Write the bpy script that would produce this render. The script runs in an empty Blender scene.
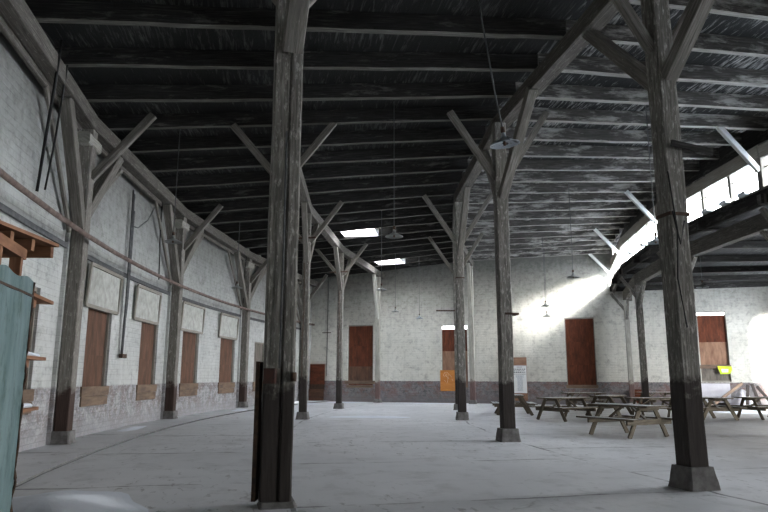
import bpy, math, random
from mathutils import Vector, Matrix
random.seed(7)
R = math.radians
sc = bpy.context.scene
COL = sc.collection

# ------------------------------------------------------------------ layout
CX, CY = 58.405, 22.331                 # centre of the ring-shaped hall
RW, RP, RQ, RS, RL, RI = 65.90, 61.34, 55.61, 48.1, 47.55, 38.6
A0, DA = -13.394, 7.519                 # column lines
AW = 17.5                               # end wall
def ang(k): return A0 + DA * k
def angw(k): return ang(k) - .70        # the wall posts stand slightly nearer the viewer
def rsa(a): return RS - max(0, (a-ang(2))/DA)*.25      # the window line drifts inward toward the end wall
def V(r, a, z=0.0):
    a = R(a); return Vector((CX - r*math.cos(a), CY + r*math.sin(a), z))
HB = {RW: 7.27, RP: 7.60, RQ: 8.02, RS: 7.55}     # underside of ring beams
JB = [(66.4, 7.60), (RP, 7.95), (RQ, 8.37), (RS, 8.42), (47.2, 8.42)]  # underside of joists
def jz(r):
    if r >= JB[0][0]: return JB[0][1]
    for (r0, z0), (r1, z1) in zip(JB, JB[1:]):
        if r >= r1: return z0 + (z1-z0)*(r0-r)/(r0-r1)
    return JB[-1][1]

# ------------------------------------------------------------------ materials
def new_mat(name):
    m = bpy.data.materials.new(name); m.use_nodes = True
    nt = m.node_tree; b = nt.nodes['Principled BSDF']
    b.inputs['Roughness'].default_value = .85
    b.inputs['Specular IOR Level'].default_value = .25
    return m, nt, b
class N:
    def __init__(s, nt): s.nt = nt
    def n(s, t, **k):
        o = s.nt.nodes.new(t)
        for a, b in k.items(): setattr(o, a, b)
        return o
    def link(s, a, b): s.nt.links.new(a, b)
    def mapping(s, src, scale, loc=(0,0,0)):
        m = s.n('ShaderNodeMapping'); m.inputs['Scale'].default_value = scale; m.inputs['Location'].default_value = loc
        s.link(src, m.inputs['Vector']); return m.outputs[0]
    def uv(s): return s.n('ShaderNodeTexCoord').outputs['UV']
    def obj(s): return s.n('ShaderNodeTexCoord').outputs['Object']
    def pos(s): return s.n('ShaderNodeNewGeometry').outputs['Position']
    def noise(s, vec, scale, detail=4, rough=.6, dist=0):
        o = s.n('ShaderNodeTexNoise'); o.inputs['Scale'].default_value = scale; o.inputs['Detail'].default_value = detail
        o.inputs['Roughness'].default_value = rough; o.inputs['Distortion'].default_value = dist
        s.link(vec, o.inputs['Vector']); return o.outputs['Fac']
    def ramp(s, fac, stops):
        o = s.n('ShaderNodeValToRGB'); e = o.color_ramp.elements
        while len(e) > len(stops): e.remove(e[-1])
        while len(e) < len(stops): e.new(.5)
        for q, (p, c) in zip(e, stops):
            q.position = p; q.color = (c, c, c, 1) if isinstance(c, (int, float)) else (*c, 1)
        s.link(fac, o.inputs[0]); return o.outputs['Color']
    def mix(s, fac, a, b, mode='MIX'):
        o = s.n('ShaderNodeMix', data_type='RGBA', blend_type=mode)
        for val, sock in ((fac, o.inputs[0]), (a, o.inputs[6]), (b, o.inputs[7])):
            if isinstance(val, (int, float)): sock.default_value = val if sock == o.inputs[0] else (val, val, val, 1)
            elif isinstance(val, tuple): sock.default_value = (*val, 1)
            else: s.link(val, sock)
        return o.outputs[2]
    def math(s, op, a, b=None, c=None):
        o = s.n('ShaderNodeMath', operation=op)
        for i, v in enumerate((a, b, c)):
            if v is None: continue
            if isinstance(v, (int, float)): o.inputs[i].default_value = v
            else: s.link(v, o.inputs[i])
        return o.outputs[0]
    def sep(s, v):
        o = s.n('ShaderNodeSeparateXYZ'); s.link(v, o.inputs[0]); return o.outputs
    def maprange(s, v, a, b, c=0, d=1):
        o = s.n('ShaderNodeMapRange'); o.inputs[1].default_value = a; o.inputs[2].default_value = b
        o.inputs[3].default_value = c; o.inputs[4].default_value = d; s.link(v, o.inputs[0]); return o.outputs[0]
    def bump(s, b, h, strength=.4, dist=.02):
        o = s.n('ShaderNodeBump'); o.inputs['Strength'].default_value = strength; o.inputs['Distance'].default_value = dist
        s.link(h, o.inputs['Height']); s.link(o.outputs[0], b.inputs['Normal'])
    def color(s, b, c): s.link(c, b.inputs['Base Color'])

def wood(name, dark, mid, light, damp=None, whitewash=None, su=.9, sv=16):
    m, nt, b = new_mat(name); n = N(nt)
    uv = n.uv()
    g = n.noise(n.mapping(uv, (su, sv, 1)), 2.2, 6, .65, .4)
    big = n.noise(n.mapping(uv, (.8, 2.0, 1), (3, 1, 0)), 1.6, 4, .6)
    c = n.ramp(g, [(.30, dark), (.52, mid), (.72, light)])
    c = n.mix(n.ramp(big, [(.35, 0.0), (.65, .65)]), c, tuple(x*.62 for x in mid))
    if whitewash:
        lo, hi, wc = whitewash[:3]
        w = n.noise(n.mapping(uv, (2.2, 7, 1) if len(whitewash) < 4 else (.55, 2.2, 1), (7, 3, 0)), 2.5 if len(whitewash) < 4 else 1.5, 7, .72)
        c = n.mix(n.ramp(w, [(lo, 0.0), (hi, 1.0)]), c, wc)
    if damp:
        h, dc = damp
        z = n.sep(n.pos())[2]
        w = n.noise(n.pos(), 3.0, 4, .7)
        t = n.math('ADD', z, n.math('MULTIPLY', n.math('SUBTRACT', w, .5), .9))
        f = n.maprange(t, h-.06, h+.10, 1, 0)
        dm = n.mix(n.ramp(g, [(.3, 0.0), (.7, 1.0)]), dc, tuple(x*2.2 for x in dc))
        c = n.mix(f, c, dm)
    n.color(b, c); n.bump(b, g, .5, .02)
    return m
def plain(name, c, c2=None, scale=6, rough=.8, metal=0, bump=.2):
    m, nt, b = new_mat(name); n = N(nt)
    c2 = c2 or tuple(x*.6 for x in c)
    f = n.noise(n.obj(), scale, 6, .65)
    n.color(b, n.mix(n.ramp(f, [(.35, 0.0), (.65, 1.0)]), c, c2))
    b.inputs['Roughness'].default_value = rough; b.inputs['Metallic'].default_value = metal
    if bump: n.bump(b, f, bump, .02)
    return m
def ply(name, c, c2, stain, dist=.3):
    m, nt, b = new_mat(name); n = N(nt)
    uv = n.uv()
    g = n.noise(n.mapping(uv, (1.0, 9, 1)), 1.5, 5, .6, 1.0)
    w = n.noise(n.mapping(uv, (.8, 2.5, 1), (4, 4, 0)), 1.6, 5, .7, dist)
    col = n.mix(n.ramp(g, [(.3, 0.0), (.7, 1.0)]), c, c2)
    col = n.mix(n.ramp(w, [(.42, 0.0), (.68, .85)]), col, stain)
    n.color(b, col); n.bump(b, g, .15, .01)
    return m
def wall_mat(name, top, top2, dado, dado2, brick, soot_top, hd=1.25, stain=.5, brick_k=.15, z0=5.6, z1=8.2):
    m, nt, b = new_mat(name); n = N(nt)
    uv = n.uv(); z = n.sep(uv)[1]
    br = n.n('ShaderNodeTexBrick'); n.link(uv, br.inputs['Vector'])
    br.inputs['Scale'].default_value = 1; br.inputs['Brick Width'].default_value = .42
    br.inputs['Row Height'].default_value = .14; br.inputs['Mortar Size'].default_value = .014
    br.inputs['Mortar Smooth'].default_value = .6; br.inputs['Color1'].default_value = (.8,.8,.8,1)
    br.inputs['Color2'].default_value = (1,1,1,1); br.inputs['Mortar'].default_value = (.45,.45,.45,1)
    n1 = n.noise(uv, .55, 6, .7); n2 = n.noise(uv, 4.0, 7, .75); n3 = n.noise(uv, 14, 4, .7)
    drip = n.noise(n.mapping(uv, (3.5, .35, 1)), 1.3, 5, .7)
    c = n.mix(n.ramp(n1, [(.35, 0.0), (.68, 1.0)]), top, top2)
    c = n.mix(n.math('MULTIPLY', n.ramp(n2, [(.52, 0.0), (.72, 1.0)]), stain), c, tuple(x*.45 for x in top))
    n4 = n.noise(n.mapping(uv, (1,1.4,1), (9,2,0)), 1.5, 8, .75, .5)
    c = n.mix(n.ramp(n4, [(.54, 0.0), (.64, .42)]), c, (.22,.22,.20))
    c = n.mix(n.math('MULTIPLY', n.ramp(drip, [(.5, 0.0), (.75, 1.0)]), .45), c, tuple(x*.55 for x in top2))
    c = n.mix(brick_k, c, br.outputs['Color'], 'MULTIPLY')
    # peeling, sooty paint towards the eaves
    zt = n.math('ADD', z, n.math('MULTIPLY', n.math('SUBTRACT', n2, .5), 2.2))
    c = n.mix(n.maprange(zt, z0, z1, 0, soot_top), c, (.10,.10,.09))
    d = n.mix(n.ramp(n2, [(.40, 0.0), (.58, 1.0)]), tuple(x*.75 for x in dado), tuple(x*1.25 for x in dado2))
    d = n.mix(n.ramp(n4, [(.48, 0.0), (.56, .75)]), d, brick)
    d = n.mix(n.ramp(n3, [(.52, 0.0), (.66, .6)]), d, tuple(x*1.7 for x in dado2))
    d = n.mix(n.maprange(n.math('ADD', z, n.math('MULTIPLY', n2, .6)), .45, .95, .7, 0), d, tuple(x*1.25 for x in dado))
    d = n.mix(.22, d, br.outputs['Color'], 'MULTIPLY')
    zz = n.math('ADD', z, n.math('MULTIPLY', n.math('SUBTRACT', n3, .5), .10))
    c = n.mix(n.maprange(zz, hd-.02, hd+.02, 1, 0), c, d)
    n.color(b, c)
    h = n.math('ADD', n.math('MULTIPLY', n.math('SUBTRACT', 1.0, br.outputs['Fac']), .5), n.math('MULTIPLY', n2, 1.1))
    n.bump(b, h, .6, .02)
    return m

M = {}
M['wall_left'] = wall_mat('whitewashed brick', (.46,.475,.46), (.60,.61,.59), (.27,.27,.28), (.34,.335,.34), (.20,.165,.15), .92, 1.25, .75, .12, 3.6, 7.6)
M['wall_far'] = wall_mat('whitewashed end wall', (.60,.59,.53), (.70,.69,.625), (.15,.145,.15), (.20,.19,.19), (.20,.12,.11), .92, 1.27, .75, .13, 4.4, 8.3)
M['post'] = wood('weathered grey post timber', (.045,.042,.036), (.19,.18,.158), (.36,.345,.31), (1.40, (.024,.020,.018)), (.53,.66,(.44,.425,.385)))
M['post_w'] = wood('wall post timber', (.07,.063,.055), (.22,.205,.18), (.36,.34,.31), (1.15, (.035,.023,.019)), (.55,.68,(.46,.44,.40)))
M['cream'] = wood('whitewashed post timber', (.22,.21,.18), (.42,.41,.36), (.58,.57,.52), (1.25, (.09,.06,.055)), None)
M['brace'] = wood('weathered brace timber', (.07,.065,.056), (.19,.178,.155), (.33,.31,.28), None, (.60,.74,(.45,.44,.41)))
M['beam'] = wood('sooty ring beam timber', (.035,.031,.026), (.12,.11,.095), (.23,.215,.19), None, (.58,.68,(.30,.29,.27)))
M['joist'] = wood('soot black joist timber', (.010,.009,.008), (.034,.032,.030), (.085,.08,.075), None, (.56,.70,(.15,.145,.135),1))
M['joist_w'] = wood('worn whitewashed joist timber', (.025,.024,.022), (.105,.10,.092), (.22,.21,.195), None, (.50,.62,(.40,.39,.365),1))
M['pale'] = wood('white painted timber', (.40,.42,.40), (.62,.64,.62), (.75,.76,.74))
M['joist_under'] = wood('bare worn joist underside', (.035,.032,.028), (.12,.115,.10), (.27,.26,.24), None, (.56,.68,(.06,.056,.05),1))  # bottom faces coloured lighter than the sides, standing in for floor bounce
M['joist_w_under'] = wood('limewashed joist underside', (.16,.155,.14), (.36,.35,.32), (.58,.57,.54), None, (.54,.66,(.14,.13,.12),1))  # floor bounce put into the colour here too, paler for the right aisle
def deck_mat(name, lo, hi, wc, base):
    m, nt, b = new_mat(name); n = N(nt); uv = n.uv()
    rot = n.n('ShaderNodeMapping'); rot.inputs['Rotation'].default_value = (0, 0, R(32)); rot.inputs['Scale'].default_value = (1.0, 9.0, 1); n.link(uv, rot.inputs['Vector'])
    st = n.noise(rot.outputs[0], 1.3, 5, .7, .6)
    big = n.noise(uv, .45, 4, .6)
    f = n.math('ADD', n.math('MULTIPLY', st, .62), n.math('MULTIPLY', big, .38))
    c = n.mix(n.ramp(f, [(lo, 0.0), (hi, 1.0)]), base, wc)
    n.color(b, c); n.bump(b, st, .5, .03); return m
M['deck'] = deck_mat('soot black roof boards', .52, .66, (.10,.10,.095), (.012,.012,.011))
M['deck_w'] = deck_mat('worn whitewashed roof boards', .51, .62, (.36,.36,.35), (.020,.022,.022))
M['ply_red'] = ply('red brown stained plywood', (.10,.030,.016), (.19,.058,.028), (.05,.020,.013))
M['ply_brown'] = ply('brown plywood sheet', (.115,.058,.038), (.18,.10,.068), (.065,.042,.032))
M['ply_grey'] = ply('grey weathered plywood', (.16,.14,.12), (.23,.205,.175), (.09,.08,.07))
M['ply_tan'] = ply('tan plywood sheet', (.27,.155,.10), (.36,.22,.15), (.17,.09,.06))
M['sill'] = ply('weathered brown ledge board', (.17,.115,.08), (.25,.18,.13), (.10,.075,.06))
M['orange'] = ply('orange varnished board', (.55,.22,.055), (.64,.28,.08), (.48,.18,.045))
M['lumber'] = ply('new orange lumber', (.24,.115,.062), (.33,.18,.105), (.14,.065,.038))
M['pipe'] = plain('rusty brown pipe', (.10,.07,.06), (.20,.15,.13), 5, .7)
M['conduit'] = plain('dark grey conduit', (.06,.065,.07), (.12,.12,.12), 8, .6)
M['cable'] = plain('black cable', (.012,.012,.012), None, 8, .6, 0, 0)
M['iron'] = plain('rusty black iron', (.03,.022,.018), (.09,.05,.03), 14, .7)
M['redbox'] = plain('dull red painted metal', (.075,.028,.02), (.045,.025,.02), 14, .6)
M['concrete'] = plain('grey concrete footing', (.20,.195,.19), (.11,.105,.10), 7, .9, 0, .5)
M['plaster'] = plain('stained grey plaster board', (.50,.51,.48), (.34,.34,.31), 5, .9, 0, .4)
M['frame'] = wood('weathered panel frame timber', (.20,.18,.15), (.32,.30,.26), (.42,.40,.36))
M['white'] = plain('white sheet', (.75,.74,.78), (.66,.64,.70), 3, .7)
M['paper'] = plain('white poster paper', (.78,.79,.78), (.70,.71,.70), 3, .8, 0, 0)
M['ink'] = plain('dark ink', (.07,.08,.09), None, 3, .8, 0, 0)
M['inkb'] = plain('blue grey ink', (.30,.38,.45), None, 3, .8, 0, 0)
M['chalk'] = plain('white chalk', (.85,.62,.42), None, 3, .8, 0, 0)
M['lime'] = plain('lime yellow card', (.62,.78,.05), (.55,.72,.04), 3, .7, 0, 0)
def green_mat():
    m, nt, b = new_mat('teal green painted sheet metal'); n = N(nt); uv = n.uv()
    g = n.noise(n.mapping(uv, (1, 5, 1)), 1.4, 7, .7, .6); d = n.noise(n.mapping(uv, (1.2, 2.5, 1), (5,2,0)), 2.2, 7, .75)
    c = n.mix(n.ramp(g, [(.3, 0.0), (.7, 1.0)]), (.070,.122,.127), (.16,.225,.23))
    c = n.mix(n.ramp(d, [(.50, 0.0), (.66, .9)]), c, (.03,.065,.055))
    n.color(b, c); b.inputs['Roughness'].default_value = .55; n.bump(b, g, .3, .01); return m
M['green'] = green_mat()
def enamel_mat():
    m, nt, b = new_mat('chipped grey enamel'); n = N(nt)
    f = n.noise(n.obj(), 9, 3, .5)
    n.color(b, n.mix(n.ramp(f, [(.58, 0.0), (.62, 1.0)]), (.27,.30,.33), (.02,.02,.022)))
    b.inputs['Roughness'].default_value = .4; return m
M['enamel'] = enamel_mat()
M['lampdark'] = plain('dull grey green enamel', (.14,.15,.14), (.24,.25,.24), 12, .45)
def table_mat():
    m, nt, b = new_mat('weathered table board with a dusting of snow'); n = N(nt); uv = n.uv()
    g = n.noise(n.mapping(uv, (1.2, 14, 1)), 2, 6, .65, .4)
    c = n.ramp(g, [(.3, (.055,.045,.032)), (.55, (.12,.10,.072)), (.75, (.20,.175,.13))])
    nz = n.sep(n.n('ShaderNodeNewGeometry').outputs['Normal'])[2]
    s = n.noise(n.obj(), 5, 6, .7)
    f = n.math('MULTIPLY', n.maprange(nz, .8, .95), n.ramp(s, [(.30, .35), (.55, .92)]))
    n.color(b, n.mix(f, c, (.60,.62,.64))); n.bump(b, g, .4, .01); return m
M['table'] = table_mat()
def snow_mat():
    m, nt, b = new_mat('clean snow'); n = N(nt)
    f = n.noise(n.obj(), 3, 5, .6); n.color(b, n.mix(f, (.80,.84,.90), (.70,.75,.82)))
    b.inputs['Roughness'].default_value = .7; n.bump(b, f, .3, .03); return m
M['snow'] = snow_mat()
def floor_mat():
    m, nt, b = new_mat('snow dusted concrete floor'); n = N(nt); uv = n.uv()
    n1 = n.noise(uv, .22, 5, .6, .6); n2 = n.noise(uv, 1.6, 7, .7); n3 = n.noise(n.mapping(uv, (1, 2.6, 1)), 3.2, 5, .6, .5)
    c = n.mix(n.ramp(n1, [(.32, 0.0), (.66, 1.0)]), (.56,.575,.595), (.70,.715,.735))
    c = n.mix(n.ramp(n2, [(.50, 0.0), (.72, .5)]), c, (.27,.28,.285))
    # scuffs and foot marks through the dusting
    c = n.mix(n.math('MULTIPLY', n.ramp(n3, [(.60, 0.0), (.65, 1.0)]), n.ramp(n1, [(.42, 0.0), (.56, .6)])), c, (.20,.205,.20))
    # slab joints and cracks
    br = n.n('ShaderNodeTexBrick'); jn = n.n('ShaderNodeTexNoise'); jn.inputs['Scale'].default_value = .9; jn.inputs['Detail'].default_value = 5; n.link(uv, jn.inputs['Vector'])
    js = n.n('ShaderNodeVectorMath', operation='MULTIPLY_ADD'); n.link(jn.outputs['Color'], js.inputs[0]); js.inputs[1].default_value = (.22,.22,0); n.link(n.mapping(uv, (1,1,1), (.7,.3,0)), js.inputs[2])
    n.link(js.outputs[0], br.inputs['Vector'])
    br.offset = .5; br.inputs['Scale'].default_value = 1; br.inputs['Brick Width'].default_value = 3.76
    br.inputs['Row Height'].default_value = 5.6; br.inputs['Mortar Size'].default_value = .035
    w = n.noise(uv, .8, 4, .7)
    c = n.mix(n.math('MULTIPLY', br.outputs['Fac'], n.ramp(w, [(.42, 0.05), (.58, .85)])), c, (.12,.125,.13))
    vo = n.n('ShaderNodeTexVoronoi', feature='DISTANCE_TO_EDGE'); vo.inputs['Scale'].default_value = .22
    dv = n.n('ShaderNodeVectorMath', operation='ADD'); n.link(uv, dv.inputs[0])
    nn = n.n('ShaderNodeTexNoise'); nn.inputs['Scale'].default_value = 1.2; nn.inputs['Detail'].default_value = 6; n.link(uv, nn.inputs['Vector'])
    n.link(nn.outputs['Color'], dv.inputs[1]); n.link(dv.outputs[0], vo.inputs['Vector'])
    ed = n.ramp(vo.outputs['Distance'], [(.0, 1.0), (.006, 0.0)])
    c = n.mix(n.math('MULTIPLY', ed, n.ramp(n2, [(.45, 0.0), (.62, .6)])), c, (.13,.135,.14))
    rr = n.sep(uv)[1]
    dust = n.maprange(n.math('ADD', rr, n.math('MULTIPLY', n.math('SUBTRACT', n1, .5), 6.0)), 49.0, 54.5, .62, 0)
    c = n.mix(n.math('MULTIPLY', dust, n.ramp(n2, [(.25, .6), (.6, 1.0)])), c, (.26,.25,.235))
    n.color(b, c); b.inputs['Roughness'].default_value = .62; b.inputs['Specular IOR Level'].default_value = .3
    n.bump(b, n.math('ADD', n2, n.math('MULTIPLY', n3, .4)), .25, .02); return m
M['floor'] = floor_mat()
def glass_mat():
    m = bpy.data.materials.new('dirty window glass'); m.use_nodes = True; nt = m.node_tree; nt.nodes.clear(); n = N(nt)
    o = n.n('ShaderNodeOutputMaterial'); t = n.n('ShaderNodeBsdfTransparent'); t.inputs[0].default_value = (.93,.95,.97,1)
    g = n.n('ShaderNodeBsdfGlossy'); g.inputs['Roughness'].default_value = .1
    mx = n.n('ShaderNodeMixShader'); mx.inputs[0].default_value = .05
    n.link(t.outputs[0], mx.inputs[1]); n.link(g.outputs[0], mx.inputs[2]); n.link(mx.outputs[0], o.inputs[0]); return m
M['glass'] = glass_mat()

# ------------------------------------------------------------------ mesh building
class MB:
    def __init__(s): s.v = []; s.f = []; s.uv = []; s.sm = []; s.mi = []
    def face(s, pts, uvs, smooth=False, mi=0):
        i = len(s.v); s.v += [Vector(p) for p in pts]; s.f.append(tuple(range(i, i+len(pts)))); s.uv.append(uvs); s.sm.append(smooth); s.mi.append(mi)
    def bar(s, p0, p1, w, h, up=(0,0,1), ch=.0, seg=1, jit=0, w1=None, h1=None, mi=0, mi0=None):
        """timber from p0 to p1; w across, h along up"""
        p0 = Vector(p0); p1 = Vector(p1); d = (p1-p0); L = d.length; d.normalize()
        up = Vector(up); side = d.cross(up)
        if side.length < 1e-4: side = d.cross(Vector((0,1,0)))
        side.normalize(); u2 = side.cross(d).normalized()
        w1 = w if w1 is None else w1; h1 = h if h1 is None else h1
        ou, ov = random.random()*40, random.random()*40
        rings = []
        for i in range(seg+1):
            t = i/seg; ww = (w+(w1-w)*t)/2; hh = (h+(h1-h)*t)/2
            if ch: sec = [(-ww+ch,-hh),(ww-ch,-hh),(ww,-hh+ch),(ww,hh-ch),(ww-ch,hh),(-ww+ch,hh),(-ww,hh-ch),(-ww,-hh+ch)]
            else: sec = [(-ww,-hh),(ww,-hh),(ww,hh),(-ww,hh)]
            c = p0 + d*L*t
            j = lambda: random.uniform(-jit, jit)
            ja, jb = (j(), j()) if 0 < i < seg else (0, 0)
            rings.append([c + side*(a+ja+j()*.4) + u2*(b+jb+j()*.4) for a, b in sec])
        n = len(rings[0])
        base = len(s.v)
        for r_ in rings: s.v += r_
        per = [0]
        for k in range(n): per.append(per[-1] + (rings[0][(k+1)%n]-rings[0][k]).length)
        for i in range(seg):
            for k in range(n):
                k2 = (k+1) % n
                s.f.append((base+i*n+k, base+i*n+k2, base+(i+1)*n+k2, base+(i+1)*n+k))
                u0, u1 = ou+L*i/seg, ou+L*(i+1)/seg
                s.uv.append([(u0, ov+per[k]), (u0, ov+per[k+1]), (u1, ov+per[k+1]), (u1, ov+per[k])]); s.sm.append(False); s.mi.append(mi0 if (mi0 is not None and k == 0) else mi)
        s.f.append(tuple(base+k for k in reversed(range(n)))); s.uv.append([(ou+rings[0][k].x*0+k*.05, ov+k*.05) for k in range(n)]); s.sm.append(False); s.mi.append(mi)
        s.f.append(tuple(base+seg*n+k for k in range(n))); s.uv.append([(ou+k*.05, ov+.3+k*.05) for k in range(n)]); s.sm.append(False); s.mi.append(mi)
        return s
    def box(s, c, size, rz=0, mi=0, ch=0):
        c = Vector(c); m = Matrix.Rotation(rz, 3, 'Z'); ax = m @ Vector((1,0,0))
        return s.bar(c-ax*size[0]/2, c+ax*size[0]/2, size[1], size[2], ch=ch, mi=mi)
    def tube(s, pts, r, n=8, mi=0):
        pts = [Vector(p) for p in pts]; base = len(s.v); L = 0
        for i, p in enumerate(pts):
            d = (pts[min(i+1, len(pts)-1)] - pts[max(i-1, 0)]).normalized()
            a = d.cross(Vector((0,0,1)))
            if a.length < .1: a = d.cross(Vector((0,1,0)))
            a.normalize(); b = d.cross(a)
            for k in range(n):
                t = 2*math.pi*k/n; s.v.append(p + a*math.cos(t)*r + b*math.sin(t)*r)
        for i in range(len(pts)-1):
            for k in range(n):
                k2 = (k+1) % n
                s.f.append((base+i*n+k, base+i*n+k2, base+(i+1)*n+k2, base+(i+1)*n+k)); s.uv.append([(i, k/n), (i, (k+1)/n), (i+1, (k+1)/n), (i+1, k/n)]); s.sm.append(True); s.mi.append(mi)
        s.f.append(tuple(base+k for k in reversed(range(n)))); s.uv.append([(0,0)]*n); s.sm.append(False); s.mi.append(mi)
        e = base+(len(pts)-1)*n; s.f.append(tuple(e+k for k in range(n))); s.uv.append([(0,0)]*n); s.sm.append(False); s.mi.append(mi)
        return s
    def lathe(s, prof, c=(0,0,0), n=28, mi=0):
        base = len(s.v); c = Vector(c)
        for r_, z in prof:
            for k in range(n):
                t = 2*math.pi*k/n; s.v.append(c + Vector((r_*math.cos(t), r_*math.sin(t), z)))
        for i in range(len(prof)-1):
            for k in range(n):
                k2 = (k+1) % n
                s.f.append((base+i*n+k, base+i*n+k2, base+(i+1)*n+k2, base+(i+1)*n+k)); s.uv.append([(k/n, i), ((k+1)/n, i), ((k+1)/n, i+1), (k/n, i+1)]); s.sm.append(True); s.mi.append(mi)
        return s
    def build(s, name, mats, parent=None, origin=None, merge=False):
        o_ = Vector(origin) if origin is not None else Vector((0,0,0))
        me = bpy.data.meshes.new(name)
        me.from_pydata([tuple(v-o_) for v in s.v], [], s.f)
        ul = me.uv_layers.new(name='UVMap'); i = 0
        for fu in s.uv:
            for q in fu: ul.data[i].uv = q; i += 1
        for p, sm, mi in zip(me.polygons, s.sm, s.mi): p.use_smooth = sm; p.material_index = mi
        for mt in (mats if isinstance(mats, list) else [mats]): me.materials.append(mt)
        me.validate(); me.update()
        o = bpy.data.objects.new(name, me); COL.objects.link(o)
        if parent is not None: o.parent = parent; 
        else: o.location = o_
        return o

def tag(o, label=None, cat=None, group=None, kind=None):
    if label: o['label'] = label
    if cat: o['category'] = cat
    if group: o['group'] = group
    if kind: o['kind'] = kind
    return o
def thing(name, loc, label, cat, group=None, rz=0):
    o = bpy.data.objects.new(name, None); COL.objects.link(o); o.location = loc; o.rotation_euler = (0, 0, rz)
    o.empty_display_size = .2
    return tag(o, label, cat, group)
def copy_tree(o, parent=None):
    c = o.copy(); COL.objects.link(c); c.parent = parent
    for ch in list(o.children): copy_tree(ch, c)
    return c

# ------------------------------------------------------------------ shells with openings
def shell(name, F, ss, zs, holes, mat, thick, uvf, mats=None, mfun=None):
    """F(s, z, depth) -> point.  cells whose centre lies in a hole are left open, with reveals."""
    mb = MB()
    ss = sorted(set([round(x, 4) for x in ss] + [round(h[i], 4) for h in holes for i in (0, 1)]))
    zs = sorted(set([round(x, 4) for x in zs] + [round(h[i], 4) for h in holes for i in (2, 3)]))
    def open_(i, j):
        if i < 0 or j < 0 or i >= len(ss)-1 or j >= len(zs)-1: return None
        cs, cz = (ss[i]+ss[i+1])/2, (zs[j]+zs[j+1])/2
        return any(h[0] < cs < h[1] and h[2] < cz < h[3] for h in holes)
    for i in range(len(ss)-1):
        for j in range(len(zs)-1):
            a, b, c, d = ss[i], ss[i+1], zs[j], zs[j+1]
            mi = mfun((a+b)/2, (c+d)/2) if mfun else 0
            if open_(i, j): continue
            for dep in (0, thick):
                pts = [F(a,c,dep), F(b,c,dep), F(b,d,dep), F(a,d,dep)]; u = [uvf(a,c), uvf(b,c), uvf(b,d), uvf(a,d)]
                if dep: pts.reverse(); u.reverse()
                mb.face(pts, u, mi=mi)
            for (di, dj, e0, e1) in ((-1,0,(a,c),(a,d)), (1,0,(b,c),(b,d)), (0,-1,(a,c),(b,c)), (0,1,(a,d),(b,d))):
                q = open_(i+di, j+dj)
                if q is None or q:
                    mb.face([F(*e0,0), F(*e1,0), F(*e1,thick), F(*e0,thick)], [uvf(*e0), uvf(*e1), uvf(*e1), uvf(*e0)], mi=mi)
    return mb.build(name, mats or mat)

# openings in the outer wall: (angle0, angle1, z0, z1)
WIN_L = [(-12.6,-11.0), (-9.3,-7.72), (-5.1,-3.55), (-1.32,.10), (2.35,3.95), (6.25,7.9), (10.2,11.45)]
DOOR_L = (13.6, 15.4)
RWI = 66.15
hl = [(a, b, .74, 3.30) for a, b in WIN_L] + [(DOOR_L[0], DOOR_L[1], -.1, 3.0)]
def arange(a, b, s):
    n = max(1, int(math.ceil((b-a)/s))); return [a+(b-a)*i/n for i in range(n+1)]
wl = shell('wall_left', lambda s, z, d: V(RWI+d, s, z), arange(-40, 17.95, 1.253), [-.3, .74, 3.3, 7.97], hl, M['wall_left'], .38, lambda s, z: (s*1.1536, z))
tag(wl, kind='structure')
# end wall
aw = R(AW); EN = Vector((math.sin(aw), math.cos(aw), 0))
def FE(r_, z, d): return V(r_, AW, z) + EN*d
WIN_E = [(61.95, 63.62, .84, 4.74), (56.0, 57.58, .84, 4.62), (48.74, 50.36, .90, 4.88), (41.98, 43.42, 1.30, 5.05)]
def toprow(r_): return (jz(r_)+.38) if r_ > 47.5 else 6.62
mb_r = arange(38.4, 47.5, 1.5) + arange(47.501, 66.3, 1.5)
def FE2(r_, z, d): return FE(r_, min(z, toprow(r_)) if z < 20 else toprow(r_), d)
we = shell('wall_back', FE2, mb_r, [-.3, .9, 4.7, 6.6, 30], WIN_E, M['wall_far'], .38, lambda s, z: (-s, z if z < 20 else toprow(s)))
# inner (court) side: lintel, piers between wide door openings
doors = []
SHUT_FOR_LIGHT = (2, 3, 5, 6)  # bays out of view, shut to balance the light inside
for k in range(-4, 5):
    a = ang(k)
    if k in (4,): continue
    a1 = min(a+DA-.45, AW-.15)
    if k == 3: a1 = 13.2  # unseen opening narrowed to limit daylight on the end wall
    doors.append((a+.45, a1, -.4, 5.35))
tag(we, kind='structure')
wr = shell('wall_right', lambda s, z, d: V(RI-d, s, z), arange(-40, 17.95, 1.88), [-.3, 5.35, 6.6], doors, M['wall_far'], .38, lambda s, z: (s*.67, z))
tag(wr, kind='structure')
def blocking_court_door(i, a0, a1):  # unseen closed leaves added to hold back light from the court
    d_ = thing('door_%d' % (i+2), V(RI-.2, (a0+a1)/2, 0), None, None); d_['kind'] = 'structure'
    for e0, e1 in ((a0, (a0+a1)/2-.03), ((a0+a1)/2+.03, a1)):
        MB().bar(V(RI-.2, e0, 2.68), V(RI-.2, e1, 2.68), .08, 5.3).build('door_leaf', M['ply_grey'], d_, d_.location)
        for z in (.6, 2.6, 4.7): MB().bar(V(RI-.13, e0, z), V(RI-.13, e1, z), .06, .2).build('door_rail', M['joist'], d_, d_.location)
for i, (d0, d1, z0, z1) in enumerate(doors):
    if i in SHUT_FOR_LIGHT: blocking_court_door(i, d0, d1)
wf = shell('wall_front', lambda s, z, d: V(s, -40, z) - Vector((math.sin(R(-40)), math.cos(R(-40)), 0))*d, [38.3, 47.9, 66.6], [-.3, 6.6, 7.9], [], M['wall_left'], .3, lambda s, z: (s, z))
tag(wf, kind='structure')
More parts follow.
